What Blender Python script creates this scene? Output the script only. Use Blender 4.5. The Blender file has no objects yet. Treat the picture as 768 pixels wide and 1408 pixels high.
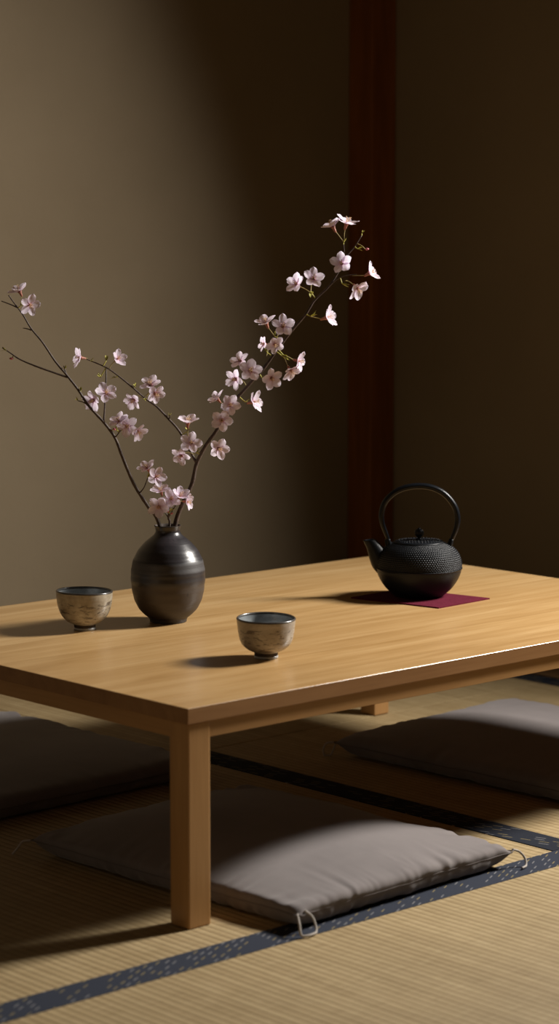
import bpy, bmesh, math, random
import numpy as np
from mathutils import Vector, Matrix, Quaternion, noise as mn

random.seed(7)
rng = np.random.default_rng(11)
scene = bpy.context.scene
COL = scene.collection
PI = math.pi

# ------------------------------------------------------------------ camera frame (metres)
CAM = Vector((-2.34137, -2.74895, 1.11968))
YAW, PIT, FPX = 0.82537, 0.12352, 3215.65
FWD = Vector((math.cos(YAW)*math.cos(PIT), math.sin(YAW)*math.cos(PIT), -math.sin(PIT)))
RGT = Vector((math.sin(YAW), -math.cos(YAW), 0))
UPV = RGT.cross(FWD)
H = 0.36                     # table top height
TL, TW, TT = 1.4646, 1.0047, 0.0259


def ray(u, v):
    return FWD + RGT*((u-384)/FPX) - UPV*((v-704)/FPX)


# ------------------------------------------------------------------ helpers
def link(o, parent=None):
    COL.objects.link(o)
    if parent is not None:
        o.parent = parent
    return o


def tag(o, label=None, cat=None, group=None, kind=None):
    if label: o['label'] = label
    if cat: o['category'] = cat
    if group: o['group'] = group
    if kind: o['kind'] = kind
    return o


def empty(name, loc, rz=0.0):
    o = bpy.data.objects.new(name, None)
    o.empty_display_size = 0.05
    o.location = loc
    o.rotation_euler = (0, 0, rz)
    return link(o)


def mesh_obj(name, verts, faces, mat, parent=None, smooth=True, loc=None):
    me = bpy.data.meshes.new(name)
    me.from_pydata([tuple(v) for v in verts], [], faces)
    me.validate()
    me.update()
    me.polygons.foreach_set('use_smooth', [smooth]*len(me.polygons))
    o = bpy.data.objects.new(name, me)
    me.materials.append(mat)
    if loc is not None: o.location = loc
    return link(o, parent)


def bm_obj(name, bm, mat, parent=None, smooth=False, loc=None):
    me = bpy.data.meshes.new(name)
    bmesh.ops.recalc_face_normals(bm, faces=bm.faces[:])
    bm.to_mesh(me); bm.free()
    me.polygons.foreach_set('use_smooth', [smooth]*len(me.polygons))
    me.materials.append(mat)
    o = bpy.data.objects.new(name, me)
    if loc is not None: o.location = loc
    return link(o, parent)


def box(name, lo, hi, mat, parent=None, bevel=0.0, seg=2):
    lo, hi = Vector(lo), Vector(hi)
    c = (lo+hi)/2; d = hi-lo
    bm = bmesh.new()
    bmesh.ops.create_cube(bm, size=1.0)
    bmesh.ops.scale(bm, vec=d, verts=bm.verts)
    if bevel > 0:
        bmesh.ops.bevel(bm, geom=bm.edges[:], offset=bevel, segments=seg, profile=0.6, affect='EDGES')
    return bm_obj(name, bm, mat, parent, smooth=False, loc=c)


def lathe(name, prof, mat, parent=None, n=72, loc=None, closed_top=False):
    """prof: list of (r, z); r==0 at ends makes a pole."""
    verts, faces, rings = [], [], []
    for r, z in prof:
        if r < 1e-6:
            rings.append([len(verts)]); verts.append((0, 0, z))
        else:
            s = len(verts); rings.append(list(range(s, s+n)))
            for k in range(n):
                a = 2*PI*k/n
                verts.append((r*math.cos(a), r*math.sin(a), z))
    for i in range(len(rings)-1):
        A, B = rings[i], rings[i+1]
        for k in range(n):
            k2 = (k+1) % n
            if len(A) == 1 and len(B) == 1: continue
            if len(A) == 1: faces.append((A[0], B[k2], B[k]))
            elif len(B) == 1: faces.append((A[k], A[k2], B[0]))
            else: faces.append((A[k], A[k2], B[k2], B[k]))
    return mesh_obj(name, verts, faces, mat, parent, True, loc)


def spline(pts, n):
    """Catmull-Rom through pts (list of tuples, any dim) -> n samples."""
    P = np.array(pts, float)
    P = np.vstack([2*P[0]-P[1], P, 2*P[-1]-P[-2]])
    m = len(P)-3
    out = []
    for i in range(n):
        t = i/(n-1)*m
        k = min(int(t), m-1); t -= k
        a, b, c, d = P[k:k+4]
        out.append(0.5*((2*b)+(-a+c)*t+(2*a-5*b+4*c-d)*t*t+(-a+3*b-3*c+d)*t**3))
    return np.array(out)


def tube_data(path, radii, n=10, sx=1.0, sy=1.0, ref=None, wob=0.0):
    path = [Vector(p) for p in path]
    verts, faces = [], []
    ref = Vector(ref) if ref is not None else Vector((0.31, 0.17, 0.93))
    for i, p in enumerate(path):
        t = (path[min(i+1, len(path)-1)] - path[max(i-1, 0)]).normalized()
        a = (ref - t*ref.dot(t)).normalized()
        b = t.cross(a)
        r = radii[i] if hasattr(radii, '__len__') else radii
        for k in range(n):
            th = 2*PI*k/n
            q = 1.0
            if wob:
                q += wob*mn.noise(Vector((p.x*260+k*1.3, p.y*260, p.z*160+k)))
            verts.append(p + (a*math.cos(th)*sx + b*math.sin(th)*sy)*r*q)
    for i in range(len(path)-1):
        for k in range(n):
            k2 = (k+1) % n
            faces.append((i*n+k, i*n+k2, (i+1)*n+k2, (i+1)*n+k))
    s = len(verts); verts.append(path[0]); verts.append(path[-1])
    m = (len(path)-1)*n
    for k in range(n):
        k2 = (k+1) % n
        faces.append((s, k2, k)); faces.append((s+1, m+k, m+k2))
    return verts, faces


# ------------------------------------------------------------------ materials
class NT:
    def __init__(self, name):
        self.m = bpy.data.materials.new(name); self.m.use_nodes = True
        self.t = self.m.node_tree; self.n = self.t.nodes; self.l = self.t.links
        self.b = self.n['Principled BSDF']

    def node(self, typ, **kw):
        o = self.n.new(typ)
        for k, v in kw.items(): setattr(o, k, v)
        return o

    def val(self, sock, v):
        if isinstance(v, bpy.types.NodeSocket): self.l.new(v, sock)
        else: sock.default_value = v

    def math(self, op, a, b=0.0, c=None):
        o = self.node('ShaderNodeMath', operation=op)
        self.val(o.inputs[0], a); self.val(o.inputs[1], b)
        if c is not None: self.val(o.inputs[2], c)
        return o.outputs[0]

    def coord(self, which='Object'):
        return self.node('ShaderNodeTexCoord').outputs[which]

    def mapping(self, vec, scale=(1, 1, 1), rot=(0, 0, 0), loc=(0, 0, 0)):
        o = self.node('ShaderNodeMapping')
        self.l.new(vec, o.inputs['Vector'])
        o.inputs['Scale'].default_value = scale; o.inputs['Rotation'].default_value = rot
        o.inputs['Location'].default_value = loc
        return o.outputs[0]

    def noise(self, vec, scale=5.0, detail=4.0, rough=0.55, dist=0.0):
        o = self.node('ShaderNodeTexNoise')
        self.l.new(vec, o.inputs['Vector'])
        o.inputs['Scale'].default_value = scale; o.inputs['Detail'].default_value = detail
        o.inputs['Roughness'].default_value = rough; o.inputs['Distortion'].default_value = dist
        return o.outputs[0]

    def ramp(self, fac, stops, interp='LINEAR'):
        o = self.node('ShaderNodeValToRGB')
        o.color_ramp.interpolation = interp
        e = o.color_ramp.elements
        while len(e) < len(stops): e.new(0.5)
        for q, (p, c) in zip(e, stops):
            q.position = p; q.color = (*c, 1) if len(c) == 3 else c
        self.l.new(fac, o.inputs[0])
        return o.outputs[0]

    def mix(self, fac, a, b, mode='MIX'):
        o = self.node('ShaderNodeMix', data_type='RGBA', blend_type=mode)
        self.val(o.inputs[0], fac)
        for s, v in ((o.inputs[6], a), (o.inputs[7], b)):
            if isinstance(v, bpy.types.NodeSocket): self.l.new(v, s)
            else: s.default_value = (*v, 1)
        return o.outputs[2]

    def sep(self, vec):
        o = self.node('ShaderNodeSeparateXYZ'); self.l.new(vec, o.inputs[0]); return o.outputs

    def comb(self, x, y, z):
        o = self.node('ShaderNodeCombineXYZ')
        for s, v in zip(o.inputs, (x, y, z)): self.val(s, v)
        return o.outputs[0]

    def white(self, vec):
        o = self.node('ShaderNodeTexWhiteNoise', noise_dimensions='3D'); self.l.new(vec, o.inputs[0]); return o.outputs

    def bump(self, h, strength=0.3, dist=0.002, normal=None):
        o = self.node('ShaderNodeBump')
        o.inputs['Strength'].default_value = strength; o.inputs['Distance'].default_value = dist
        self.l.new(h, o.inputs['Height'])
        if normal is not None: self.l.new(normal, o.inputs['Normal'])
        self.l.new(o.outputs[0], self.b.inputs['Normal'])
        return o.outputs[0]

    def out(self, color=None, rough=None, spec=None, metal=None, coat=None, coat_rough=None, sheen=None):
        b = self.b.inputs
        if color is not None:
            if isinstance(color, bpy.types.NodeSocket): self.l.new(color, b['Base Color'])
            else: b['Base Color'].default_value = (*color, 1)
        if rough is not None: self.val(b['Roughness'], rough)
        if spec is not None: self.val(b['Specular IOR Level'], spec)
        if metal is not None: self.val(b['Metallic'], metal)
        if coat is not None: self.val(b['Coat Weight'], coat)
        if coat_rough is not None: self.val(b['Coat Roughness'], coat_rough)
        if sheen is not None: self.val(b['Sheen Weight'], sheen)
        return self.m


def mat_plaster():
    t = NT('earthen_plaster'); c = t.coord()
    n1 = t.noise(c, 2.2, 5, .6); n2 = t.noise(c, 140, 4, .6)
    col = t.ramp(n1, [(.3, (.21, .163, .104)), (.7, (.24, .188, .122))])
    t.bump(n2, .25, .002)
    return t.out(col, .92, .15)


def mat_wood(name, c1, c2, c3, axis=0, board=0.0, rough=.34, coat=.25, spec=.45, gs=1.0):
    """planks run along the given axis; board = plank width across (0 = single board)"""
    t = NT(name); c = t.coord()
    s = t.sep(c)
    if axis == 0: L, A, B = s[0], s[1], s[2]
    elif axis == 1: L, A, B = s[1], s[0], s[2]
    else: L, A, B = s[2], s[0], s[1]
    if board:
        bi = t.math('FLOOR', t.math('DIVIDE', A, board))
        br = t.white(t.comb(bi, 3.7, 1.3))[0]
        off = t.math('MULTIPLY', br, 13.0)
    else:
        br = None; off = 0.0
    v1 = t.comb(t.math('ADD', t.math('MULTIPLY', L, 2.1*gs), off), t.math('MULTIPLY', A, 26*gs), t.math('MULTIPLY', B, 26*gs))
    v2 = t.comb(t.math('ADD', t.math('MULTIPLY', L, 8*gs), off), t.math('MULTIPLY', A, 260*gs), t.math('MULTIPLY', B, 260*gs))
    v3 = t.comb(t.math('ADD', t.math('MULTIPLY', L, 4.5*gs), off), t.math('MULTIPLY', A, 9*gs), t.math('MULTIPLY', B, 9*gs))
    n1 = t.noise(v1, 1.0, 5, .55, .6); n2 = t.noise(v2, 1.0, 3, .6); n3 = t.noise(v3, 1.0, 3, .5, .4)
    col = t.ramp(n1, [(.28, c1), (.5, c2), (.72, c3)])
    col = t.mix(t.math('MULTIPLY', t.ramp(n3, [(.45, (0, 0, 0)), (.75, (1, 1, 1))]), .30), col, c1)
    fine = t.ramp(n2, [(.3, (.80, .76, .70)), (.6, (1, 1, 1))])
    col = t.mix(.45, col, fine, 'MULTIPLY')
    # fine vessels (short dark flecks along the grain)
    if board:
        tone = t.ramp(br, [(0, (.80, .75, .68)), (.5, (.93, .91, .88)), (1, (1, 1, 1))])
        col = t.mix(.9, col, tone, 'MULTIPLY')
        fr = t.math('FRACT', t.math('DIVIDE', A, board))
        seam = t.math('LESS_THAN', fr, .0008/board)
        col = t.mix(t.math('MULTIPLY', seam, .35), col, (.12, .06, .02))
    t.bump(n2, .06, .0006)
    r = t.math('ADD', t.math('MULTIPLY', n1, .16), rough-.08)
    return t.out(col, r, spec, coat=coat, coat_rough=.22)


def mat_tatami():
    t = NT('tatami_rush'); c = t.coord('Object'); s = t.sep(c)
    P = .0165
    w = t.noise(t.comb(t.math('MULTIPLY', s[0], 9), t.math('MULTIPLY', s[1], 4), 0.0), 1.0, 2, .5)
    x = t.math('ADD', s[0], t.math('MULTIPLY', w, .006))
    fr = t.math('FRACT', t.math('DIVIDE', x, P))
    prof = t.math('SINE', t.math('MULTIPLY', fr, PI))                 # rounded rib
    prof = t.math('POWER', prof, .55)
    # the rush stalks cross the ribs
    strand = t.noise(t.comb(t.math('MULTIPLY', s[0], 16), t.math('MULTIPLY', s[1], 420), 0.0), 1.0, 3, .6)
    ribrnd = t.white(t.comb(t.math('FLOOR', t.math('DIVIDE', x, P)), 2.0, 1.0))[0]
    blotch = t.noise(c, 5.5, 4, .6)
    long_ = t.noise(t.comb(t.math('MULTIPLY', s[0], 60), t.math('MULTIPLY', s[1], 5), 0.0), 1.0, 3, .6)
    col = t.ramp(strand, [(.25, (.33, .243, .122)), (.5, (.455, .345, .187)), (.78, (.55, .435, .26))])
    col = t.mix(.55, col, t.ramp(blotch, [(.3, (.80, .77, .70)), (.7, (1.05, 1.03, 1.0))]), 'MULTIPLY')
    col = t.mix(.6, col, t.ramp(long_, [(.3, (.76, .72, .66)), (.65, (1, 1, 1))]), 'MULTIPLY')
    col = t.mix(.5, col, t.ramp(ribrnd, [(0, (.80, .77, .72)), (1, (1, 1, 1))]), 'MULTIPLY')
    col = t.mix(.75, col, t.ramp(prof, [(.15, (.60, .54, .46)), (.75, (1, 1, 1))]), 'MULTIPLY')
    h = t.math('ADD', t.math('MULTIPLY', prof, 1.0), t.math('MULTIPLY', strand, .35))
    t.bump(h, .55, .0022)
    return t.out(col, .62, .30)


def mat_heri(axis, tone):
    t = NT('cloth_border_navy'); s = t.sep(t.coord('Object'))
    L, A = (s[0], s[1]) if axis == 0 else (s[1], s[0])
    # slanted dashes woven in rows
    sk = t.math('SUBTRACT', A, t.math('MULTIPLY', L, .50 if axis == 0 else -.30))
    row = t.math('DIVIDE', sk, .0125); ri = t.math('FLOOR', row); rf = t.math('FRACT', row)
    rr = t.white(t.comb(ri, 5.0, 2.0))[0]
    run = t.math('ADD', t.math('DIVIDE', t.math('ADD', L, t.math('MULTIPLY', A, .5)), .030), t.math('MULTIPLY', rr, 7.0))
    ci = t.math('FLOOR', run); cf = t.math('FRACT', run)
    cr = t.white(t.comb(ri, ci, 9.0))
    on = t.math('GREATER_THAN', cr[0], .45)
    m1 = t.math('LESS_THAN', t.math('ABSOLUTE', t.math('SUBTRACT', rf, .5)), .085)
    m2 = t.math('LESS_THAN', t.math('ABSOLUTE', t.math('SUBTRACT', cf, .5)), .27)
    mask = t.math('MULTIPLY', t.math('MULTIPLY', m1, m2), on)
    gold = t.mix(t.math('GREATER_THAN', t.white(t.comb(ri, ci, 4.0))[0], .5), (.40, .31, .13), (.34, .33, .33))
    weave = t.noise(t.mapping(t.coord('Object'), (900, 900, 900)), 1.0, 2, .6)
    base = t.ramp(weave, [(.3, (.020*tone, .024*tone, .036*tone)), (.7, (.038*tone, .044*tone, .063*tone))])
    col = t.mix(t.math('MULTIPLY', mask, .62), base, gold)
    t.bump(weave, .3, .0006)
    return t.out(col, .85, .12)


def mat_fabric():
    t = NT('taupe_cotton'); c = t.coord()
    n = t.noise(c, 900, 2, .6); n2 = t.noise(c, 9, 4, .6)
    col = t.ramp(n2, [(.3, (.172, .150, .147)), (.7, (.208, .182, .178))])
    col = t.mix(.4, col, t.ramp(n, [(.3, (.78, .78, .78)), (.7, (1, 1, 1))]), 'MULTIPLY')
    t.bump(n, .22, .0006)
    return t.out(col, .88, .2, sheen=.25)


def mat_simple(name, col, rough=.6, spec=.4, metal=0.0, coat=0.0, nscale=60, var=.12, bump=.1):
    t = NT(name); c = t.coord()
    n = t.noise(c, nscale, 4, .6)
    a = tuple(x*(1-var) for x in col); b = tuple(min(1, x*(1+var)) for x in col)
    cc = t.ramp(n, [(.3, a), (.7, b)])
    if bump: t.bump(n, bump, .0008)
    return t.out(cc, rough, spec, metal, coat, .15)


def mat_cup(mottle):
    t = NT('ash_glaze_stoneware'); c = t.coord(); s = t.sep(c)
    n1 = t.noise(c, 38, 5, .65, .5); n2 = t.noise(t.mapping(c, (1, 1, 3.4)), 50, 4, .7, .8)
    n3 = t.noise(t.mapping(c, (1, 1, 5)), 30, 3, .5)
    if mottle: col = t.ramp(n1, [(.3, (.215, .172, .115)), (.52, (.33, .288, .215)), (.72, (.43, .39, .315))])
    else: col = t.ramp(n1, [(.3, (.235, .198, .152)), (.55, (.325, .288, .235)), (.75, (.41, .375, .315))])
    col = t.mix(.5, col, t.ramp(n3, [(.35, (.78, .74, .68)), (.65, (1, 1, 1))]), 'MULTIPLY')
    spots = t.ramp(n2, [(.53 if mottle else .535, (0, 0, 0)), (.595 if mottle else .60, (1, 1, 1))])
    # spots keep to a belt of the wall
    z = s[2]
    belt = t.math('MULTIPLY', t.math('GREATER_THAN', z, .014), t.math('LESS_THAN', z, .056))
    col = t.mix(t.math('MULTIPLY', t.math('MULTIPLY', spots, belt), .8), col, (.055, .035, .022))
    t.bump(n3, .35, .0015)
    r = t.math('ADD', t.math('MULTIPLY', n1, .25), .26)
    return t.out(col, r, .45, coat=.25, coat_rough=.22)


def mat_vase():
    t = NT('dark_fired_stoneware'); c = t.coord(); s = t.sep(c); z = s[2]
    ang = t.math('ARCTAN2', s[1], s[0])
    nz = t.noise(t.comb(t.math('MULTIPLY', s[0], 10), t.math('MULTIPLY', s[1], 10), t.math('MULTIPLY', z, 30)), 1.0, 4, .6)
    ring = t.noise(t.comb(t.math('MULTIPLY', s[0], 3), t.math('MULTIPLY', s[1], 3), t.math('MULTIPLY', z, 190)), 1.0, 3, .6)
    n2 = t.noise(c, 170, 4, .65)
    zz = t.math('ADD', t.math('DIVIDE', z, .186), t.math('MULTIPLY', t.math('SUBTRACT', nz, .5), .035))
    col = t.ramp(zz, [(.0, (.020, .013, .009)), (.14, (.030, .019, .011)), (.39, (.044, .030, .020)), (.42, (.020, .016, .016)), (.53, (.018, .015, .016)),
                      (.545, (.040, .037, .038)), (.635, (.036, .033, .034)), (.648, (.007, .006, .007)), (.662, (.028, .025, .028)), (1, (.022, .020, .023))])
    col = t.mix(.5, col, t.ramp(ring, [(.3, (.80, .79, .78)), (.65, (1.1, 1.1, 1.1))]), 'MULTIPLY')
    sp = t.ramp(t.noise(c, 62, 3, .6), [(.68, (0, 0, 0)), (.72, (1, 1, 1))])
    col = t.mix(t.math('MULTIPLY', sp, .7), col, (.012, .009, .008))
    gl = t.ramp(zz, [(.0, (.62,)*3), (.39, (.55,)*3), (.43, (.40,)*3), (.53, (.42,)*3), (.545, (.56,)*3), (.64, (.54,)*3), (.66, (.31,)*3), (1, (.30,)*3)])
    r = t.math('ADD', gl, t.math('MULTIPLY', t.math('SUBTRACT', ring, .5), .15))
    hb = t.math('ADD', t.math('MULTIPLY', ring, 1.0), t.math('MULTIPLY', n2, .35))
    t.bump(hb, .35, .0014)
    return t.out(col, r, .55, coat=.12, coat_rough=.3)


def mat_iron(name='cast_iron', rough=.46):
    t = NT(name); c = t.coord()
    n = t.noise(c, 420, 4, .65); n2 = t.noise(c, 20, 3, .5)
    col = t.ramp(n2, [(.3, (.0035, .0042, .0055)), (.7, (.006, .0075, .0105))])
    t.bump(n, .35, .0007)
    return t.out(col, t.math('ADD', t.math('MULTIPLY', n, .12), rough-.10), .20, .0)


def mat_felt():
    t = NT('burgundy_felt'); c = t.coord()
    n = t.noise(c, 700, 3, .7); n2 = t.noise(c, 60, 4, .7)
    col = t.ramp(n2, [(.25, (.085, .007, .018)), (.75, (.125, .012, .030))])
    col = t.mix(t.math('MULTIPLY', t.ramp(t.noise(c, 260, 2, .5), [(.66, (0, 0, 0)), (.72, (1, 1, 1))]), .35), col, (.24, .06, .085))
    t.bump(n, .6, .001)
    return t.out(col, .95, .12)


def mat_petal():
    t = NT('cherry_petal'); c = t.coord(); s = t.sep(c)
    r = t.math('SQRT', t.math('ADD', t.math('MULTIPLY', s[0], s[0]), t.math('MULTIPLY', s[1], s[1])))
    an = t.math('ARCTAN2', s[1], s[0])
    vein = t.noise(t.comb(t.math('MULTIPLY', an, 9), t.math('MULTIPLY', r, 25), 0.0), 1.0, 2, .5)
    col = t.ramp(t.math('DIVIDE', r, .018), [(.0, (.62, .22, .34)), (.14, (.80, .56, .68)), (.36, (.84, .73, .86)), (1, (.86, .79, .91))])
    col = t.mix(.5, col, t.ramp(vein, [(.3, (.88, .80, .86)), (.6, (1, 1, 1))]), 'MULTIPLY')
    t.out(col, .55, .3)
    tr = t.node('ShaderNodeBsdfTranslucent'); t.l.new(col, tr.inputs[0])
    mx = t.node('ShaderNodeMixShader'); mx.inputs[0].default_value = .45
    t.l.new(t.b.outputs[0], mx.inputs[1]); t.l.new(tr.outputs[0], mx.inputs[2])
    t.l.new(mx.outputs[0], t.n['Material Output'].inputs[0])
    return t.m


M = dict(
    plaster=mat_plaster(),
    pillar=mat_wood('dark_red_pillar_wood', (.15, .050, .010), (.205, .070, .015), (.26, .092, .020), 2, 0, .5, .05, .3),
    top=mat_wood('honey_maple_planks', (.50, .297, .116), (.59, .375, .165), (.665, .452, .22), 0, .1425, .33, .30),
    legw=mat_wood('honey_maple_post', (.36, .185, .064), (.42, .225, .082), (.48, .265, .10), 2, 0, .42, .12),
    apx=mat_wood('honey_maple_rail', (.36, .185, .064), (.42, .225, .082), (.48, .265, .10), 0, 0, .42, .12),
    apy=mat_wood('honey_maple_cross_rail', (.36, .185, .064), (.42, .225, .082), (.48, .265, .10), 1, 0, .42, .12),
    edge_shaded=mat_wood('maple_edge_shaded', (.24, .112, .040), (.30, .15, .056), (.35, .183, .072), 0, 0, .42, .1),  # table maple darkened, shade of the slab edges painted into its colour
    trim=mat_wood('floor_trim_wood', (.16, .085, .035), (.20, .11, .045), (.25, .14, .06), 1, 0, .5, .05),
    tatami=mat_tatami(), herix=mat_heri(0, 1.15), heriy=mat_heri(1, .62),  # one navy cloth; tone paints the borders' differing sheen into the colour
    fabric=mat_fabric(),
    cord=mat_simple('cotton_cord', (.46, .42, .38), .85, .2, nscale=900, bump=.4),
    seam=mat_simple('cotton_piping', (.16, .14, .135), .9, .15, nscale=800, bump=.3),
    cupA=mat_cup(False), cupB=mat_cup(True),
    glaze=mat_simple('grey_blue_glaze', (.27, .29, .30), .16, .5, coat=.5, nscale=50, var=.25, bump=.1),
    rim=mat_simple('iron_rim_glaze', (.045, .040, .036), .3, .5, coat=.3, nscale=90, var=.3),
    foot=mat_simple('bare_dark_clay', (.05, .036, .028), .7, .3, nscale=120, var=.3, bump=.3),
    footlip=mat_simple('pale_foot_glaze', (.36, .36, .35), .35, .5, coat=.2, nscale=80, var=.2),
    vase=mat_vase(), iron=mat_iron(), ironh=mat_iron('handle_iron', .34), felt=mat_felt(),
    bark=mat_simple('cherry_bark', (.062, .040, .030), .6, .4, nscale=240, var=.5, bump=.8),
    petal=mat_petal(),
    green=mat_simple('young_leaf_green', (.42, .40, .08), .55, .35, nscale=90, var=.3),
    calyx=mat_simple('reddish_calyx', (.34, .13, .09), .55, .35, nscale=150, var=.3),
    pedicel=mat_simple('green_flower_stalk', (.30, .24, .085), .55, .35, nscale=150, var=.3),
    stamen=mat_simple('yellow_stamen', (.72, .50, .30), .6, .3, nscale=150, var=.3, bump=0),
    bud=mat_simple('pink_bud', (.58, .16, .20), .5, .35, nscale=120, var=.2),
)

# ------------------------------------------------------------------ the room
WX, WY = 2.20, 1.80          # inner faces of the right and the left wall
WIN_Y, WIN_Z = (-.57, -.07), (1.22, 2.12)


def wall_mesh(name, quads, mat):
    o = mesh_obj(name, [v for q in quads for v in q], [tuple(range(i*4, i*4+4)) for i in range(len(quads))], mat, None, False)
    return tag(o, kind='structure')


tag(box('wall_left', (-3.6, WY, -.06), (WX+.12, WY+.12, 2.75), M['plaster']), kind='structure')
# right wall with the window opening off to the right of the frame
bm = bmesh.new()
ys = [-3.8, WIN_Y[0], WIN_Y[1], WY]; zs = [-.06, WIN_Z[0], WIN_Z[1], 2.75]
for i in range(3):
    for j in range(3):
        if i == 1 and j == 1: continue
        r = bmesh.ops.create_cube(bm, size=1.0)['verts']
        bmesh.ops.scale(bm, vec=(.12, ys[i+1]-ys[i], zs[j+1]-zs[j]), verts=r)
        bmesh.ops.translate(bm, vec=(WX+.06, (ys[i]+ys[i+1])/2, (zs[j]+zs[j+1])/2), verts=r)
bmesh.ops.remove_doubles(bm, verts=bm.verts, dist=1e-5)
tag(bm_obj('wall_right', bm, M['plaster']), kind='structure')
# window frame: a plain wooden surround
wf = empty('window_1', (WX+.06, sum(WIN_Y)/2, WIN_Z[0])); tag(wf, kind='structure')
hw = (WIN_Y[1]-WIN_Y[0])/2; hh = WIN_Z[1]-WIN_Z[0]
for lo, hi in (((-.065, -hw-.03, -.03), (.0, hw+.03, .0)), ((-.065, -hw-.03, hh), (.0, hw+.03, hh+.03)),
               ((-.065, -hw-.03, 0), (.0, -hw, hh)), ((-.065, hw, 0), (.0, hw+.03, hh))):
    o = box('window_frame', lo, hi, M['pillar'], wf, .003)

# corner pillar, two faces turned into the room
PS = .090
o = box('trim_1', (WX-PS, WY-PS, -.05), (WX-.0005, WY-.0005, 2.75), M['pillar'], None, .004)
tag(o, 'dark red-brown square wooden post in the room corner', kind='structure')

tag(box('floor', (-3.6, -3.8, -.12), (WX+.12, WY+.12, -.055), M['trim']), kind='structure')
tag(box('trim_2', (2.012, -3.6, -.055), (WX, WY-PS, .004), M['trim'], None, .002), kind='structure')
tag(box('trim_3', (-3.4, WY-.05, -.055), (2.01, WY-.0005, .004), M['trim'], None, .002), kind='structure')


def tatami(label, lo, hi, borders):
    t = empty('tatami_mat', ((lo[0]+hi[0])/2, (lo[1]+hi[1])/2, -.055))
    tag(t, label, 'tatami mat', 'tatami mats on the floor')
    cx, cy = t.location.x, t.location.y
    box('rush_surface', (lo[0]-cx, lo[1]-cy, .0), (hi[0]-cx, hi[1]-cy, .0546), M['tatami'], t, .002)
    for (x0, y0, x1, y1, ax) in borders:
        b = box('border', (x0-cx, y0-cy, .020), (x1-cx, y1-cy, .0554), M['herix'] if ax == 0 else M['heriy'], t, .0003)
    return t


tatami('tatami mat in the foreground, in front of the long navy border', (-2.6, -1.95), (2.0, -.0815), [(-2.6, -.149, 2.0, -.0805, 0)])
tatami('tatami mat under the near left half of the table, carrying the front leg', (-1.2, -.0785), (.789, WY-.052), [])
tatami('tatami mat under the right half of the table, edged by two navy borders', (.791, -.0785), (2.01, .955),
       [(.7905, -.0785, .864, .955, 1), (1.944, -.0785, 2.0105, .955, 1)])
tatami('tatami mat along the left wall, behind the far edge of the table', (.791, .957), (2.01, WY-.052), [(1.944, .957, 2.0105, WY-.052, 1)])

# ------------------------------------------------------------------ low table
tb = empty('low_table', (TL/2, TW/2, 0))
tag(tb, 'low pale wooden table standing on the tatami with cups, vase and kettle on it', 'table')
ox, oy = TL/2, TW/2
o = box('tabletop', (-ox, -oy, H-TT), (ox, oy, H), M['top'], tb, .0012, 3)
o.data.materials.append(M['edge_shaded'])
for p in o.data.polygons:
    if p.normal.z < .25: p.material_index = 1  # faces off the top take the wood with painted-in shade
LS, LI, LE = .046, .004, .046      # leg section, inset, inset at the far end
legs = [(LI, LI), (LI, TW-LI-LS), (TL-LE-LS, LI), (TL-LE-LS, TW-LI-LS)]
for x, y in legs:
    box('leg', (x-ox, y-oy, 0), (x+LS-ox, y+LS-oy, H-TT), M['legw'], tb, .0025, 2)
AH = .0275; AT = .018
for y in (LI+.0015, TW-LI-.0015-AT):
    box('apron', (LI+LS-ox, y-oy, H-TT-AH), (TL-LE-LS-ox, y+AT-oy, H-TT), M['apx'], tb, .001)
box('apron', (LI+.0015-ox, LI+LS-oy, H-TT-AH), (LI+.0015+AT-ox, TW-LI-LS-oy, H-TT), M['apy'], tb, .001)
box('apron', (TL-LE-AT-.0015-ox, LI+LS-oy, H-TT-AH), (TL-LE-.0015-ox, TW-LI-LS-oy, H-TT), M['apy'], tb, .001)


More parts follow.
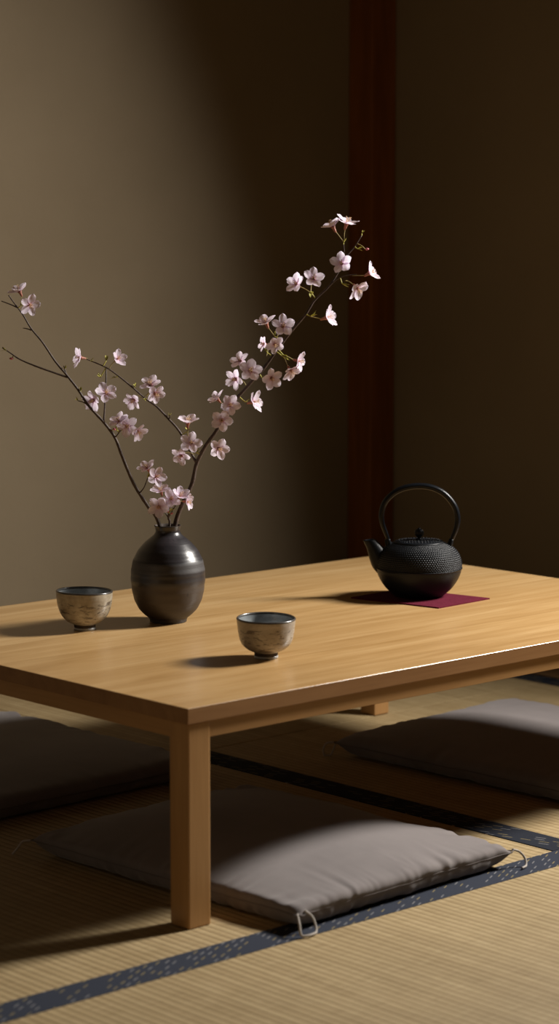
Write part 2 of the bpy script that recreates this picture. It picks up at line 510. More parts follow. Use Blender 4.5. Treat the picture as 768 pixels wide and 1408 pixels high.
# ------------------------------------------------------------------ floor cushions (inflated cloth, relaxed numerically)
def inflate(nx, ny, sx, sy, seed, vt, gather=.975, iters=260):
    """Two sheets sewn along the rim, filled and let go on a floor at z=0."""
    r = np.random.default_rng(seed)
    N = nx*ny
    gx, gy = np.meshgrid(np.linspace(-sx/2, sx/2, nx), np.linspace(-sy/2, sy/2, ny), indexing='ij')
    rim = np.zeros((nx, ny), bool); rim[0] = rim[-1] = True; rim[:, 0] = rim[:, -1] = True
    idT = np.arange(N).reshape(nx, ny)
    idB = np.where(rim, idT, 0)
    inner = np.argwhere(~rim); nb = len(inner)
    ii = inner[:, 0]; jj = inner[:, 1]
    idB[ii, jj] = N+np.arange(nb)
    V = N+nb
    X = np.zeros((V, 3))
    hgt = .03*np.clip((1-np.abs(2*gx/sx)**3)*(1-np.abs(2*gy/sy)**3), 0, 1)**.5
    X[idT.ravel()] = np.stack([gx.ravel(), gy.ravel(), (.04+hgt).ravel()], 1)
    X[idB[ii, jj]] = np.stack([gx[ii, jj], gy[ii, jj], .04-hgt[ii, jj]], 1)
    X[:, 2] += r.normal(0, .0006, V)
    P0 = np.zeros((V, 2)); P0[idT.ravel()] = np.stack([gx.ravel(), gy.ravel()], 1)
    P0[idB[ii, jj]] = np.stack([gx[ii, jj], gy[ii, jj]], 1)
    e = []; stiff = []; low = []
    def add(A, B, k, kc):
        a, b = A.ravel(), B.ravel()
        e.append(np.stack([a, b], 1)); stiff.append(np.full(len(a), k)); low.append(np.full(len(a), kc))
    for I in (idT, idB):                     # (pull, push) stiffness
        add(I[1:, :], I[:-1, :], 1.0, 1.0); add(I[:, 1:], I[:, :-1], 1.0, 1.0)
        add(I[1:, 1:], I[:-1, :-1], .35, .25); add(I[1:, :-1], I[:-1, 1:], .35, .25)
        add(I[2:, :], I[:-2, :], .0, .12); add(I[:, 2:], I[:, :-2], .0, .12)
    E = np.concatenate(e); K = np.concatenate(stiff); KC = np.concatenate(low)
    R0 = np.linalg.norm(P0[E[:, 0]]-P0[E[:, 1]], axis=1)
    isr = np.zeros(V, bool); isr[idT[rim]] = True
    both = isr[E[:, 0]] & isr[E[:, 1]]
    R0 = np.where(both, R0*gather, R0)          # the seam draws the panels in
    wsum = np.bincount(E[:, 0], K, V)+np.bincount(E[:, 1], K, V)
    fac = 1.25/np.maximum(wsum, 1)[:, None]
    dx, dy = sx/(nx-1), sy/(ny-1)
    def quads(I, flip):
        q = np.stack([I[:-1, :-1], I[1:, :-1], I[1:, 1:], I[:-1, 1:]], -1).reshape(-1, 4)
        return q[:, ::-1] if flip else q
    Q = np.concatenate([quads(idT, False), quads(idB, True)])
    ri = idT[rim]; rz_ = .031+.006*r.normal(0, .3, len(ri))
    Xp = X.copy()
    for it in range(iters):
        d1 = X[Q[:, 2]]-X[Q[:, 0]]; d2 = X[Q[:, 3]]-X[Q[:, 1]]
        nrm = np.cross(d1, d2)*.5
        vol = np.einsum('ij,ij->i', nrm, X[Q].mean(1)).sum()/3
        f = np.zeros_like(X)
        for a in range(3):
            for c in range(4): f[:, a] += np.bincount(Q[:, c], nrm[:, a]*.25, V)
        k = np.clip((vt-vol)/vt*.02, -.001, .0016)
        vel = (X-Xp)*.86
        Xp = X.copy()
        X = X+vel+f/(dx*dy)*k
        X[:, 2] -= 1.6e-4
        X[ri, 2] += (rz_-X[ri, 2])*.22
        for s in range(12):
            D = X[E[:, 1]]-X[E[:, 0]]; L = np.linalg.norm(D, axis=1)
            C = (L-R0)/np.maximum(L, 1e-9)
            C *= np.where(C > 0, K, KC)*.5
            corr = D*C[:, None]
            for c in range(3):
                X[:, c] += (np.bincount(E[:, 0], corr[:, c], V)-np.bincount(E[:, 1], corr[:, c], V))*fac[:, 0]
            X[:, 2] = np.maximum(X[:, 2], .0015)
        lo = X[:, 2] < .003
        Xp[lo, :2] = X[lo, :2]
    rimloop = [(i, 0) for i in range(nx)]+[(nx-1, j) for j in range(1, ny)]+[(i, ny-1) for i in range(nx-2, -1, -1)]+[(0, j) for j in range(ny-2, 0, -1)]
    corners = [idT[0, 0], idT[-1, 0], idT[-1, -1], idT[0, -1]]
    return X, Q, [idT[a] for a in rimloop], corners


def gathers(X, Q, nx, ny, sx, sy, seed):
    """folds running in from the seam, where the cloth is drawn together"""
    gx, gy = np.meshgrid(np.linspace(0, sx, nx), np.linspace(0, sy, ny), indexing='ij')
    rim = np.zeros((nx, ny), bool); rim[0] = rim[-1] = True; rim[:, 0] = rim[:, -1] = True
    nrm = np.cross(X[Q[:, 2]]-X[Q[:, 0]], X[Q[:, 3]]-X[Q[:, 1]])
    vn = np.zeros_like(X)
    for c in range(4): np.add.at(vn, Q[:, c], nrm)
    vn /= np.maximum(np.linalg.norm(vn, axis=1), 1e-12)[:, None]
    inner = np.argwhere(~rim)
    idx = [(i, j, i*ny+j, 0.0) for i in range(nx) for j in range(ny) if not rim[i, j]]
    idx += [(i, j, nx*ny+k, 5.0) for k, (i, j) in enumerate(inner)]
    Y = X.copy()
    for i, j, vi, side in idx:
        u, v = gx[i, j], gy[i, j]
        h = 0.0
        for e, (d, s, ln) in enumerate(((v, u, sx), (sx-u, v, sy), (sy-v, u, sx), (u, v, sy))):
            if d > .16: continue
            o = seed*7.3+e*3.1+side
            wv = mn.noise(Vector((s*7, o, d*6)))*.020                     # the folds wander
            a = .35+1.1*max(0, mn.noise(Vector((s*9.0, o+9, 1.7)))+.28)       # and come in groups
            reach = .032+.05*abs(mn.noise(Vector((s*14, o, 4.4))))
            slant = .45*mn.noise(Vector((s*6, o+2, 8.8)))
            q = (s+wv+slant*d)
            r1 = 1-2*abs(mn.noise(Vector((q*30, o, d*3))))
            r2 = 1-2*abs(mn.noise(Vector((q*58, o+4, d*4))))
            edge = min(1, d/.012)*math.exp(-(d/reach)**1.3)
            end = min(1, min(s, ln-s)/.05)
            h += a*(.0088*(r1-.45)+.0042*(r2-.45))*edge*(.06+.94*end**1.5)
        big = mn.noise(Vector((u*7, v*7, seed+side)))*.0025
        Y[vi] += vn[vi]*(h+big*min(1, min(u, v, sx-u, sy-v)/.08))
    Y[:, 2] = np.maximum(Y[:, 2], .0015)
    return Y


def cushion(label, loc, rz, sx, sy, seed, loops, vt, res=(49, 57)):
    c = empty('floor_cushion', loc, rz)
    tag(c, label, 'cushion', 'taupe floor cushions around the table')
    X, Q, loop, cor = inflate(*res, sx, sy, seed, vt)
    X = X-np.array([X[:, 0].mean(), X[:, 1].mean(), 0])
    X = gathers(X, Q, *res, sx, sy, seed)
    o = mesh_obj('cover', X, [tuple(int(a) for a in q) for q in Q], M['fabric'], c, True)
    md = o.modifiers.new('smooth', 'SUBSURF'); md.levels = 1; md.render_levels = 2
    # raised seam round the rim
    P = X[loop]; P = np.vstack([P, P[:1]])
    P[:, 2] = np.maximum(P[:, 2], .004)
    v, f = tube_data(P, .0011, 6)
    mesh_obj('seam', v, f, M['seam'], c, True)
    for k, pts in loops:
        base = X[cor[k]]
        pth = spline([tuple(base+np.array(p)) for p in pts], 24)
        pth[:, 2] = np.maximum(pth[:, 2], .0035)
        v, f = tube_data(pth, .0021, 8)
        mesh_obj('cord_loop', v, f, M['cord'], c, True)
    return c, X[cor]


cushion('plump taupe floor cushion in front, beside the near table leg', (.372, .214, 0), .05, .535, .655, 3, [
    (0, [(0, .004, 0), (-.010, -.010, -.012), (-.014, -.018, -.026), (-.002, -.024, -.031), (.018, -.020, -.027), (.024, -.006, -.008), (.016, .004, .003)]),
    (1, [(0, .002, 0), (.014, -.002, -.006), (.020, -.010, -.018), (.012, -.018, -.029), (-.004, -.022, -.031)]),
    (3, [(0, 0, 0), (-.010, .010, -.002), (-.020, .012, -.012), (-.026, .020, -.024)])], .0205, (77, 89))
cushion('taupe floor cushion at the right, its left corner nearest the far leg', (1.328, .393, 0), .035, .590, .695, 5, [
    (3, [(0, -.003, 0), (-.010, .008, -.002), (-.018, .010, -.014), (-.018, .006, -.028), (-.010, .0, -.031), (-.004, -.004, -.018), (.003, -.006, -.004)])], .0215)
cushion('taupe floor cushion in shadow at the left, behind the table leg', (.385, 1.085, 0), .02, .610, .68, 8, [], .0210)


# ------------------------------------------------------------------ tea bowls
def cup(label, loc, prof_out, mat, hgt, rz):
    c = empty('tea_bowl', loc, rz)
    tag(c, label, 'tea bowl', 'handmade tea bowls on the table')
    po = spline(prof_out, 34)
    top = po[-1]
    # outer wall up to just under the lip
    wall = [(max(p[0], .0), p[1]) for p in po]
    inner = []
    th = .0034
    for p in po[::-1]:
        if p[1] > .014: inner.append((max(p[0]-th, .001), p[1]+.0004))
    rimc = [(top[0]-.0004, top[1]+.0011), (top[0]-.0017, top[1]+.0018), (top[0]-.0030, top[1]+.0011)]
    o = lathe('bowl_wall', wall, mat, c, 96)
    lathe('glazed_inside', inner+[(inner[-1][0]*.6, .0135), (0, .0128)], M['glaze'], c, 96)
    lathe('rim', [(top[0]-.0002, top[1]-.0018), (top[0]+.0004, top[1]-.0004)]+rimc+[(top[0]-.0036, top[1]-.0004), (top[0]-.0038, top[1]-.0020)], M['rim'], c, 96)
    r0 = prof_out[0][0]
    lathe('foot_ring', [(0, .0105), (r0+.0004, .0115), (r0+.0002, .007), (r0-.0002, .0048), (r0-.0035, .0032), (r0-.0045, .008), (0, .008)], M['foot'], c, 64)
    lathe('foot_lip', [(r0-.0002, .0050), (r0+.0008, .0042), (r0+.0008, .0010), (r0-.001, 0), (r0-.003, .0), (r0-.0036, .0034), (r0-.0002, .0050)], M['footlip'], c, 64)
    # hand-thrown unevenness
    for ch in c.children:
        for v in ch.data.vertices:
            a = math.atan2(v.co.y, v.co.x); k = v.co.z/.075
            s = 1+.012*k*math.sin(2*a+1.0)+.006*k*math.sin(3*a)+.004*math.sin(v.co.z*420)*min(1, max(0, k-.2))
            v.co.x *= s; v.co.y *= s
            v.co.z += .0012*k*k*math.sin(a+.6)
    return c


cup('smooth grey-beige tea bowl near the front of the table', (.383, .237, H),
    [(.0205, .010), (.0255, .0125), (.0335, .0165), (.0415, .0235), (.0462, .032), (.0490, .044), (.0508, .056), (.0525, .0705)],
    M['cupA'], .0725, .4)
cup('mottled brown tea bowl at the left, beside the dark vase', (.327, .680, H),
    [(.0200, .010), (.0240, .0120), (.0325, .0165), (.0405, .0245), (.0460, .034), (.0496, .045), (.0515, .057), (.0526, .0730)],
    M['cupB'], .075, 2.1)

# ------------------------------------------------------------------ vase
VX, VY = .500, .643
vs = empty('vase', (VX, VY, H))
tag(vs, 'dark round stoneware vase with a narrow neck holding the cherry branches', 'vase')
vp = [(.0352, .0006), (.0356, .004), (.0378, .0085), (.047, .0160), (.0585, .0300), (.0665, .0500), (.0700, .0715), (.0712, .0865), (.0700, .1030), (.0668, .1180),
      (.0590, .1345), (.0480, .1490), (.0370, .1590), (.0280, .1665), (.0240, .1720), (.0233, .1760), (.0243, .1810), (.0258, .1848)]
vo = [tuple(p) for p in spline(vp, 110)]
vin = [(.0252, .1860), (.0240, .1855), (.0218, .180), (.0205, .174), (.026, .165), (.045, .147), (.060, .12), (.064, .085), (.055, .035), (.03, .012), (0, .010)]
prof = [(0, .002), (.030, .002), (.032, .0006)]+vo
o = lathe('body', [(r*(1+.004*math.sin(z*330)), z) for r, z in prof], M['vase'], vs, 120)
lathe('inside', [(.0256, .1855)]+vin, M['foot'], vs, 80)

# ------------------------------------------------------------------ felt mat + kettle
mq = [(.948, .601), (.987, .393), (1.148, .403), (1.109, .611)]          # hand-cut, not quite square
mc = Vector((1.048, .502, H))
bm = bmesh.new()
lo_ = [bm.verts.new((x-mc.x, y-mc.y, 0)) for x, y in mq]; hi_ = [bm.verts.new((x-mc.x, y-mc.y, .0028)) for x, y in mq]
bm.faces.new(lo_[::-1]); bm.faces.new(hi_)
for k in range(4): bm.faces.new((lo_[k], lo_[(k+1) % 4], hi_[(k+1) % 4], hi_[k]))
bmesh.ops.bevel(bm, geom=bm.edges[:], offset=.0006, segments=2, profile=.6, affect='EDGES')
mt = bm_obj('trivet_mat', bm, M['felt'], None, False, mc)
tag(mt, 'square burgundy felt mat under the iron kettle', 'mat')

KZ = H+.003
kt = empty('kettle', (1.062, .520, KZ), math.atan2(-RGT.y, -RGT.x))      # local +x is the spout side
tag(kt, 'black cast iron kettle with hobnail shoulder and arched handle on the felt mat', 'kettle')
kp = [(.0, .0015), (.044, .0008), (.0505, .002), (.0560, .0065), (.0685, .0185), (.0790, .0340), (.0850, .0480), (.0868, .0570)]
kl = [(r, z) for r, z in spline(kp, 30)]; kl[0] = (0, .0015)
# upper half with rows of nubs, real relief
ku = spline([(.0866, .0582), (.0864, .066), (.0845, .0765), (.0795, .0880), (.0705, .0985), (.0600, .1050), (.0520, .1085), (.0470, .1095)], 118)
NT_, ROWS = 100, 20
nseg = NT_*6
verts, faces = [], []
for i, (r, z) in enumerate(ku):
    t_ = ku[min(i+1, 117)]-ku[max(i-1, 0)]; t_ = t_/np.linalg.norm(t_)
    nx_, nz_ = t_[1], -t_[0]
    g = i/117*ROWS*1.06-.35
    row = math.floor(g); gf = g-row
    for k in range(nseg):
        a = 2*PI*k/nseg
        d = 0.0
        if 0 <= row < ROWS-1:
            q = k/6.0+(.5 if row % 2 else 0); q = q-math.floor(q)
            rr = math.hypot((q-.5)*2, (gf-.5)*2)
            if rr < .9: d = .0014*(1-(rr/.9)**2)**.7*min(1.0, r/.07)
        verts.append(((r+nx_*d)*math.cos(a), (r+nx_*d)*math.sin(a), z+nz_*d))
for i in range(117):
    for k in range(nseg):
        k2 = (k+1) % nseg
        faces.append((i*nseg+k, i*nseg+k2, (i+1)*nseg+k2, (i+1)*nseg+k))
mesh_obj('shoulder', verts, faces, M['iron'], kt, True)
lathe('body', kl+[(.0882, .0572), (.0886, .0582), (.0880, .0590), (.0864, .0592)], M['iron'], kt, 128)
# lid with small nubs, flange and knob
lp = [(.0, .1150), (.012, .1152), (.018, .1158), (.030, .1156), (.041, .1142), (.0480, .1128), (.0505, .1112), (.0508, .1098), (.0490, .1090), (.03, .1088), (0, .1088)]
lid = lathe('lid', lp, M['iron'], kt, 112)
bmn = bmesh.new()
for rr, cnt in ((.024, 22), (.0300, 28), (.0360, 34), (.0420, 40)):
    for k in range(cnt):
        a = 2*PI*(k+.5*(cnt % 4 == 0))/cnt
        zz = np.interp(rr, [.018, .030, .041, .048], [.1158, .1156, .1142, .1128])
        m4 = Matrix.Translation((rr*math.cos(a), rr*math.sin(a), zz)) @ Matrix.Diagonal((1, 1, .5, 1))
        bmesh.ops.create_icosphere(bmn, subdivisions=1, radius=.0018, matrix=m4)
bm_obj('lid_nubs', bmn, M['iron'], lid, True)
kn = [(0, .1152), (.0085, .1155), (.0080, .1165), (.0046, .1180), (.0040, .1200), (.0056, .1220), (.0084, .1245), (.0096, .1285), (.0092, .1325), (.0068, .1362), (.0030, .1376), (.0026, .1392), (0, .1400)]
lathe('knob', [(0, .1152)]+[tuple(p) for p in spline(kn[1:], 40)][:-1]+[(0, .1400)], M['iron'], lid, 40)
# spout: tapered, rising, with a cut open mouth
sp = spline([(.064, 0, .060), (.0745, 0, .070), (.0830, 0, .083), (.0905, 0, .097), (.0975, 0, .1085), (.1015, 0, .1145)], 30)
sr = np.interp(np.linspace(0, 1, 30), [0, .25, .5, .75, 1], [.0245, .0225, .0175, .0130, .0108])
n = 28
verts, faces = [], []
for i in range(30):
    p = Vector(sp[i]); t_ = (Vector(sp[min(i+1, 29)])-Vector(sp[max(i-1, 0)])).normalized()
    bnd = Vector((0, 1, 0)); nn = bnd.cross(t_)
    for k in range(n):
        a = 2*PI*k/n
        q = p+(nn*math.cos(a)+bnd*math.sin(a)*.92)*sr[i]
        if i > 22:                                         # the mouth is cut nearly level
            m_ = (i-22)/7; q = q + t_*((p.z+.001-q.z)/max(.3, t_.z))*m_*.75
        verts.append(q)
for i in range(29):
    for k in range(n):
        k2 = (k+1) % n; faces.append((i*n+k, i*n+k2, (i+1)*n+k2, (i+1)*n+k))
b0 = 29*n
for s_, dz in ((.74, .0), (.66, -.012)):     # rolled lip and the throat
    st = len(verts)
    for k in range(n):
        q = Vector(verts[b0+k]); p = Vector(sp[29]); t_ = (Vector(sp[29])-Vector(sp[28])).normalized()
        verts.append(p+(q-p)*s_+t_*dz)
    pv = b0 if s_ == .74 else st-n
    for k in range(n):
        k2 = (k+1) % n; faces.append((pv+k, pv+k2, st+k2, st+k))
faces.append(tuple(len(verts)-n+k for k in range(n)))
mesh_obj('spout', verts, faces, M['iron'], kt, True)
# lugs and arched handle in the plane of the spout
for sx_ in (.0625, -.0635):
    v, f = tube_data(spline([(sx_-.004*math.copysign(1, sx_), 0, .098), (sx_, 0, .108), (sx_+.002*math.copysign(1, sx_), 0, .1165)], 8), np.linspace(.0065, .0048, 8), 14, 1, 1.2)
    mesh_obj('lug', v, f, M['iron'], kt, True)
hp = spline([(.0610, 0, .1110), (.0665, 0, .1260), (.0745, 0, .1480), (.0765, 0, .1680), (.0690, 0, .1930), (.0470, 0, .2140), (.0160, 0, .2240), (-.0180, 0, .2235),
             (-.0480, 0, .2110), (-.0700, 0, .1860), (-.0775, 0, .1600), (-.0755, 0, .1400), (-.0690, 0, .1220), (-.0630, 0, .1080)], 90)
hr = np.interp(np.linspace(0, 1, 90), [0, .08, .25, .5, .75, .92, 1], [.0042, .0056, .0076, .0078, .0080, .0062, .0042])
v, f = tube_data(hp, hr, 16, 1.0, .78, ref=(0, 1, 0))
mesh_obj('handle', v, f, M['ironh'], kt, True)

# ------------------------------------------------------------------ cherry branches
# the sprays stand in a plane across the vase; (u, v) below are readings on a board held there,
# dd is how far the point leans away from (+) or toward (-) the viewer, in metres
VF = Vector((math.cos(YAW), math.sin(YAW), 0))          # away from the viewer, level
VC = Vector((VX, VY, H))


def P3(u, v, dd=0.0):
    d = ray(u, v)
    k = ((VC + VF*dd) - CAM).dot(VF)/d.dot(VF)
    return CAM + d*k


def branch(label, stem, twigs, blossoms, shoots, buds=(), root=None):
    b = empty('cherry_branch', root)
    tag(b, label, 'blossom branch', 'cherry branches in the vase')
    nodes = []

    def add(name, pts, r0, r1, n=7):
        P = [P3(*p) if len(p) < 4 else Vector(p[:3]) for p in pts]
        S = spline([tuple(q) for q in P], max(14, 7*len(P)))
        R = np.linspace(r0, r1, len(S))
        for i in range(len(S)):                           # knots along the bark
            R[i] *= 1+.22*max(0, mn.noise(Vector((i*.9, r0*900, len(S))))*2-.35)
        v, f = tube_data([Vector(q)-Vector(root) for q in S], R, n+3, wob=.10)
        mesh_obj(name, v, f, M['bark'], b, True)
        nodes.extend([Vector(q) for q in S[3:]])
    add('stem', *stem)
    for t in twigs: add('side_twig', *t)

    def nearest(p, hint=None):
        if hint is not None: return P3(*hint)
        return min(nodes, key=lambda q: (q-p).length)

    for (u, v, dd, rpx, fx, fy, fz, *hint) in blossoms:
        c = P3(u, v, dd)
        nrm = (RGT*fx + UPV*fy - FWD*fz).normalized()
        o = make_blossom(c, nrm, rpx/719.0*1.34, b, root)
        h = hint[0] if hint else None
        at = nearest(c, h)
        back = c - nrm*(.0075*rpx/12.5)
        mid = (at+back)/2 - nrm*.003 + Vector((0, 0, .0015))
        inv = o.matrix_basis.inverted()
        S = spline([tuple(inv @ (q-Vector(root))) for q in (at, mid, back)], 9)
        v_, f_ = tube_data(S, np.full(9, .00075), 6)
        mesh_obj('stalk', v_, f_, M['pedicel'], o, True)
    for (u, v, dd, ang, size) in shoots:
        c = P3(u, v, dd); make_shoot(c, ang, size, nearest(c), b, root)
    for (u, v, dd, ang, size) in buds:
        c = P3(u, v, dd); make_bud(c, ang, size, nearest(c), b, root)
    return b


def petal_shape(R, rr):
    """one notched, cupped petal along +x; grid of (x, y, z)"""
    nu, nv = 9, 7
    out = []
    wmax = R*rr.uniform(.30, .37); tip = rr.uniform(-.03, .12); cup_ = rr.uniform(.16, .34); tw = rr.uniform(-.25, .25)
    for i in range(nu):
        t = i/(nu-1)
        w = wmax*(math.sin(PI*min(1, (t*.80+.10)))**.8)*(1 if t < .85 else 1-.55*((t-.85)/.15)**2)
        for j in range(nv):
            s = (j/(nv-1)-.5)*2
            x = R*(.07+.93*t)
            if t > .7: x += R*((-.12*math.exp(-(s/.28)**2)) - .09*s*s)*((t-.7)/.3)
            y = w*s
            z = R*(.40*t*t*cup_*2 - .32*t**3*cup_*(1-tip*4)) + R*.16*s*s*(w/R)*1.6 + tw*y*t*.8 + R*.02*math.sin(7*t+5*s)
            out.append((x, y, z))
    f = []
    for i in range(nu-1):
        for j in range(nv-1):
            f.append((i*nv+j, (i+1)*nv+j, (i+1)*nv+j+1, i*nv+j+1))
    return out, f


rb = random.Random(5)


def make_blossom(c, nrm, R, parent, root):
    verts, faces = [], []
    ph = rb.uniform(0, 2*PI)
    openness = rb.uniform(.05, .38)
    for k in range(5):
        pv, pf = petal_shape(R, rb)
        a = ph+2*PI*k/5+rb.uniform(-.09, .09); lift = openness*.8+rb.uniform(-.12, .16)
        ca, sa, cl, sl = math.cos(a), math.sin(a), math.cos(lift), math.sin(lift)
        base = len(verts)
        for x, y, z in pv:
            x2 = x*cl-z*sl; z2 = x*sl+z*cl + .0004*k
            verts.append((x2*ca-y*sa, x2*sa+y*ca, z2))
        faces += [tuple(base+i for i in q) for q in pf]
    o = mesh_obj('blossom', verts, faces, M['petal'], parent, True)
    o.matrix_basis = Matrix.Translation(c-Vector(root)) @ nrm.to_track_quat('Z', 'Y').to_matrix().to_4x4()
    # stamens
    v, f = [], []
    for k in range(13):
        a = 2*PI*k/13+rb.uniform(-.2, .2); sp_ = rb.uniform(.12, .42); ln = R*rb.uniform(.36, .56)
        p0 = (math.cos(a)*.0005, math.sin(a)*.0005, .0003)
        p1 = (math.cos(a)*ln*sp_, math.sin(a)*ln*sp_, ln*math.cos(sp_))
        tv, tf = tube_data([p0, ((p0[0]+p1[0])*.5, (p0[1]+p1[1])*.5, p1[2]*.55), p1], [.00022]*3, 5)
        s = len(v); v += tv; f += [tuple(s+i for i in q) for q in tf]
        tv, tf = tube_data([(p1[0], p1[1], p1[2]-.0007), (p1[0], p1[1], p1[2]), (p1[0], p1[1], p1[2]+.0008)], [.0002, .0008, .0002], 6)
        s = len(v); v += tv; f += [tuple(s+i for i in q) for q in tf]
    mesh_obj('stamens', v, f, M['stamen'], o, True)
    # calyx cup behind the petals
    q = R/.0175
    lathe('calyx', [(0, -.0082*q), (.0011*q, -.0078*q), (.0017*q, -.005*q), (.0020*q, -.0022*q), (.0032*q, .0004*q), (.0030*q, .0010*q), (0, .0008*q)], M['calyx'], o, 12)
    return o


def leaf_verts(L, w, curl):
    v, f = [], []
    for i in range(7):
        t = i/6; ww = w*math.sin(PI*(t*.9+.08))**.9
        for s in (-1, 0, 1):
            v.append((L*t, ww*s, curl*L*t*t + .25*ww*abs(s)))
    for i in range(6):
        for j in range(2):
            a = i*3+j; f.append((a, a+3, a+4, a+1))
    return v, f


def make_shoot(c, ang, size, at, parent, root):
    """a tuft of small unfolding leaves, ang = direction on the viewer's plane"""
    d = RGT*math.cos(ang)+UPV*math.sin(ang)
    verts, faces = [], []
    S = spline([tuple(at), tuple((at+c)/2), tuple(c)], 6)
    tv, tf = tube_data([Vector(q)-c for q in S], np.linspace(.0012, .0009, 6), 6)
    verts += tv; faces += tf
    for k in range(rb.choice((3, 4, 5))):
        lv, lf = leaf_verts(size*rb.uniform(.6, 1.1), size*rb.uniform(.16, .26), rb.uniform(-.2, .4))
        dirn = (d+Vector((rb.uniform(-.6, .6), rb.uniform(-.6, .6), rb.uniform(-.5, .6)))).normalized()
        m = dirn.to_track_quat('X', 'Z').to_matrix()
        s = len(verts)
        verts += [m @ Vector(q) for q in lv]; faces += [tuple(s+i for i in q) for q in lf]
    return mesh_obj('leaf_shoot', verts, faces, M['green'], parent, True, c-Vector(root))


def make_bud(c, ang, size, at, parent, root):
    d = RGT*math.cos(ang)+UPV*math.sin(ang)
    o = lathe('bud', [(0, -size*.5), (size*.24, -size*.25), (size*.30, 0), (size*.22, size*.3), (0, size*.55)], M['bud'], parent, 12)
    o.matrix_basis = Matrix.Translation(c-Vector(root)) @ d.to_track_quat('Z', 'Y').to_matrix().to_4x4()
    inv = o.matrix_basis.inverted()
    S = spline([tuple(inv @ (q-Vector(root))) for q in (at, (at+c)/2+Vector((0, 0, .001)), c-d*size*.4)], 8)
    v, f = tube_data(S, np.full(8, .0008), 6)
    mesh_obj('stalk', v, f, M['pedicel'], o, True)
    return o


inA = VC+RGT*.004-VF*.004+Vector((0, 0, .085))
inB = VC-RGT*.006+VF*.006+Vector((0, 0, .080))
inC = VC+Vector((0, 0, .120))


def W(v): return (v.x, v.y, v.z, 1)


# right-hand branch with the tall arching stem
branch('tall cherry branch leaning right with clusters of pink blossom', (
    [W(inB), (240.8, 721, .004), (251, 692.5, .006), (263.8, 665, .008), (270, 638, .010), (282.5, 613, .010), (297, 592.5, .008), (320, 555, .006), (341, 530, .004), (361.7, 507, .0),
     (380, 482, -.004), (399, 457, -.006), (420, 432, -.006), (432.5, 412.5, -.006), (451, 394.6, -.006), (463.8, 375.8, -.004), (474, 355, -.002), (486.7, 340, 0), (497, 323.7, .002)], .0046, .0009),
    [([(269.5, 636, .010), (258, 614, .018), (246, 592.5, .024), (232.4, 577, .028), (215, 559, .032), (199, 547.6, .034), (183.6, 534, .034), (164, 518, .034), (148, 506.6, .034), (132.8, 499.5, .032), (119, 494, .030)], .0026, .0010),
     ([(451, 394.6, -.006), (463, 384, -.010), (476, 379, -.014), (490, 377, -.018)], .0014, .0007),
     ([(474, 355, -.002), (473, 346, -.004), (472, 336, -.006)], .0012, .0008),
     ([(232.4, 577, .028), (234, 571, .026)], .0013, .0008)],
    [(299, 549, .0, 11.5, -.6, .7, .35), (315, 557, -.012, 12.5, .3, .1, .95), (304.6, 578, -.010, 14, .0, -.1, 1), (347, 553, -.004, 14, .85, .15, .35, (331, 548, .004)),
     (300, 617.5, -.010, 12.5, .35, -.1, .95), (330, 497, .006, 12, -.4, .6, .6), (344, 510, -.012, 13.5, .1, .15, 1), (324, 521, .002, 12.5, -.6, -.2, .75),
     (372, 520, -.012, 13, .4, -.35, .8, (358, 519, .0)), (399, 509, -.006, 13, .5, -.75, .35, (389, 488, -.008)), (409, 496, -.002, 12, .9, -.2, .3, (389, 488, -.008)),
     (366, 445, .004, 13, -.35, .85, .35, (377, 462, -.002)), (389, 449, -.014, 13.5, .1, .25, .95, (380, 464, -.006)), (363, 473, .006, 9, -.8, .1, .5, (366, 490, 0)), (376.5, 473, -.010, 11, .3, -.4, .8),
     (448, 437, -.008, 14.5, .9, .25, .35, (426, 435, -.008)), (408, 391, .000, 13, -.5, .35, .8, (426, 402, -.006)), (430, 384, -.010, 13, .2, .35, .9, (427, 402, -.008)),
     (469, 363, -.012, 13.5, -.1, .2, 1), (490, 396, -.016, 14, .55, -.65, .5, (474, 386, -.012)), (507, 376, -.014, 13, .85, .45, .3, (484, 379, -.016)),
     (457.5, 312, -.004, 14, -.45, .85, .25, (472, 333, -.006)), (476, 308, -.008, 14, .3, .9, .25, (473, 333, -.006)),
     (258, 582, .014, 13.5, .05, .9, .35, (258, 602, .018)), (262, 610, .002, 13, .1, .3, .95, (270, 624, .008)), (249, 626, .004, 11.5, -.35, -.55, .75, (268, 626, .010)),
     (207, 530, .028, 12.5, -.15, .75, .6, (198, 546, .032)), (213, 541, .022, 11.5, .5, -.5, .7, (201, 546, .030)), (184, 549, .030, 12, -.5, -.6, .6, (195, 548, .034)),
     (161, 494, .026, 11.5, .55, .35, .75, (150, 507, .034)), (111, 492, .026, 12.5, -.85, .1, .45, (119, 494, .030))],
    [(472, 334, -.006, 1.2, .011), (426, 401, -.008, -.9, .012), (427, 435, -.008, .1, .016), (470, 390, -.012, -.4, .014), (389, 488, -.008, -.7, .013), (391, 492, -.008, -.3, .011),
     (366, 484, -.002, 1.8, .010), (377, 462, -.004, 1.2, .009), (491, 342, -.002, -.1, .013), (497, 321, .002, 1.2, .010), (270, 622, .006, .3, .009), (337, 553, .002, .2, .011), (360, 520, -.002, .1, .010),
     (197, 549, .030, -.2, .009), (146, 496, .034, 1.7, .012), (138, 519, .034, 2.4, .011), (160, 519, .032, 3.4, .012), (124, 496, .030, .2, .010), (258, 593, .018, 1.6, .010), (233, 572, .028, 1.5, .007), (186, 531, .034, 2.0, .007)],
    [(504, 342.5, -.002, .05, .008)], root=VC+Vector((0, 0, .185)))

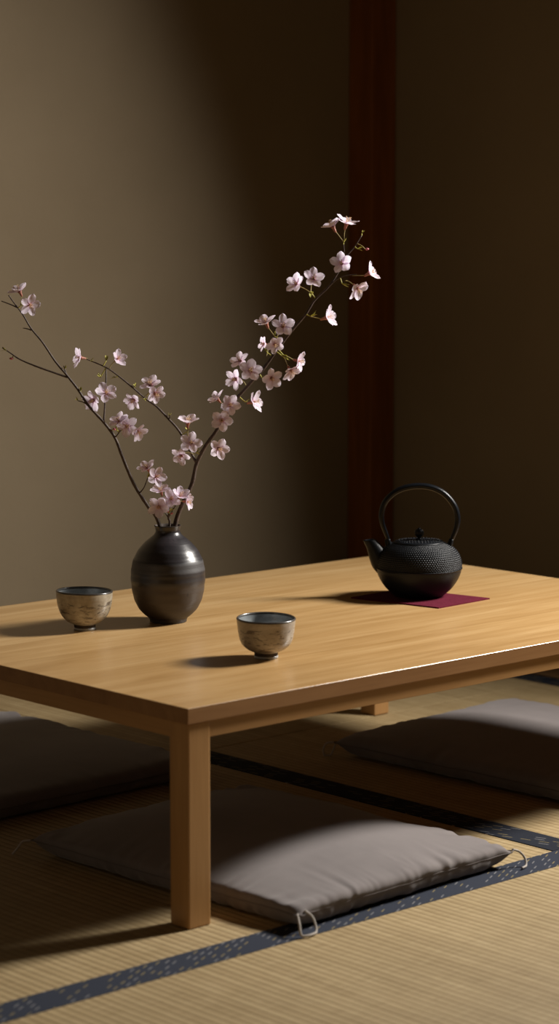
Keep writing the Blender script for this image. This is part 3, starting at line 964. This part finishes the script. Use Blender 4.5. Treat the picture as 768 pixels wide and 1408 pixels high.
# left-hand branch
branch('cherry branch leaning left, forked, with sparse blossom and bare tips', (
    [W(inA), (218.7, 721, -.004), (203, 696, -.008), (183.6, 664.8, -.012), (168, 627.7, -.016), (158, 602, -.018), (142.6, 580.8, -.020), (121, 557, -.022), (107.4, 536, -.022), (91.8, 516, -.024),
     (76, 497, -.026), (58.6, 471, -.028), (43, 452, -.028), (31, 432, -.030), (19.5, 416.7, -.030), (11.7, 405.8, -.030)], .0036, .0011),
    [([(92.6, 519, -.024), (70, 511, -.030), (47, 502.7, -.034), (27, 494, -.036), (13.7, 485, -.038), (3, 478, -.040)], .0019, .0010),
     ([(24, 423, -.030), (14, 418.5, -.032), (2, 414, -.034)], .0013, .0010),
     ([(142.6, 580, -.020), (144.5, 549.5, -.012), (145.7, 522, -.004), (145.7, 507, .004)], .0018, .0012),
     ([(43, 454, -.028), (37, 452, -.030), (31.5, 451, -.030)], .0013, .0007),
     ([(121, 557, -.022), (114, 553, -.024), (107, 551, -.024)], .0014, .0007),
     ([(158, 602, -.018), (162, 597, -.020), (166, 592, -.020)], .0014, .0009),
     ([(192, 678, -.012), (198, 670, -.014), (203, 657, -.016)], .0013, .0009),
     ([(91.8, 516, -.024), (89, 508, -.024), (87.5, 503, -.024)], .0014, .0007)],
    [(27, 401, -.036, 12.5, -.35, .8, .45, (28, 419, -.030)), (40, 419, -.040, 12.5, .5, -.3, .8, (30, 420, -.032)),
     (129, 550, -.020, 13, -.55, -.3, .75, (144, 551, -.012)), (145, 541, -.024, 13, .25, .4, .85),
     (164, 580, -.026, 12, -.35, .7, .6, (162, 596, -.020)), (175, 586, -.030, 12.5, .1, .0, 1, (164, 594, -.020)), (188, 593, -.028, 12, .7, -.45, .5, (166, 592, -.020)),
     (203, 645, -.020, 12, -.45, .75, .45), (214, 656, -.024, 12, .5, .2, .8)],
    [(160, 591, -.018, 1.2, .009), (111, 537, -.022, 1.4, .009), (203, 656, -.016, .5, .009), (8, 482, -.040, 2.7, .010), (29, 420, -.032, .6, .008), (107, 550.5, -.024, 2.7, .008), (90, 506, -.024, 1.4, .006)],
    [(15.6, 493, -.038, 3.1, .008), (157, 590, -.020, 2.6, .007)], root=VC+Vector((0, 0, .184)))

# short sprig in the neck
branch('short cherry sprig in the vase neck with a low blossom cluster', (
    [W(inC), (233, 721, -.010), (231.5, 713, -.012), (232, 706, -.014)], .0026, .0016),
    [([(231.5, 712, -.012), (238, 700, -.014), (244, 692, -.014)], .0012, .0008), ([(231.5, 712, -.012), (224, 700, -.012), (221, 690, -.010)], .0012, .0008)],
    [(221, 676, -.012, 12, -.2, .75, .5), (219, 697, -.022, 13.5, -.15, -.1, 1), (235, 687, -.012, 12, .1, .3, .85), (247, 683, -.016, 12, .35, .6, .6), (256, 690, -.012, 10.5, .85, -.1, .35)],
    [(233, 704, -.016, .8, .009), (236, 700, -.016, .2, .008)], [(236, 706, -.018, .4, .006), (231, 703, -.018, 1.6, .006)], root=VC+Vector((0, 0, .183)))

# ------------------------------------------------------------------ camera
cd = bpy.data.cameras.new('camera'); cam = bpy.data.objects.new('camera', cd); COL.objects.link(cam)
cam.matrix_world = Matrix.Translation(CAM) @ Matrix((RGT, UPV, -FWD)).transposed().to_4x4()
cd.sensor_fit = 'HORIZONTAL'; cd.sensor_width = 36.0; cd.lens = FPX/768*36.0
cd.clip_start = .1; cd.clip_end = 60
cd.dof.use_dof = True; cd.dof.focus_distance = 4.42; cd.dof.aperture_fstop = 6.4
scene.camera = cam

# ------------------------------------------------------------------ light
w = bpy.data.worlds.new('dim_room'); scene.world = w; w.use_nodes = True
bg = w.node_tree.nodes['Background']
bg.inputs[0].default_value = (1.0, .62, .32, 1); bg.inputs[1].default_value = .020


def area(name, loc, target, sx, sy, power, color, spread=180):
    l = bpy.data.lights.new(name, 'AREA'); l.shape = 'RECTANGLE'; l.size = sx; l.size_y = sy
    l.energy = power; l.color = color; l.spread = math.radians(spread)
    o = bpy.data.objects.new(name, l); COL.objects.link(o); o.location = loc
    d = Vector(target)-Vector(loc)
    o.rotation_euler = d.to_track_quat('-Z', 'Y').to_euler()
    return o


area('window_daylight', (WX-.05, sum(WIN_Y)/2, sum(WIN_Z)/2), (.05, .20, .66), .36, .55, 57, (1.0, .95, .88), 124)
area('room_fill', (-3.0, .1, .85), (.4, .3, .25), 1.3, 1.1, 3.2, (1.0, .80, .58))

scene.view_settings.view_transform = 'Standard'
scene.view_settings.look = 'None'
scene.view_settings.exposure = 0.0
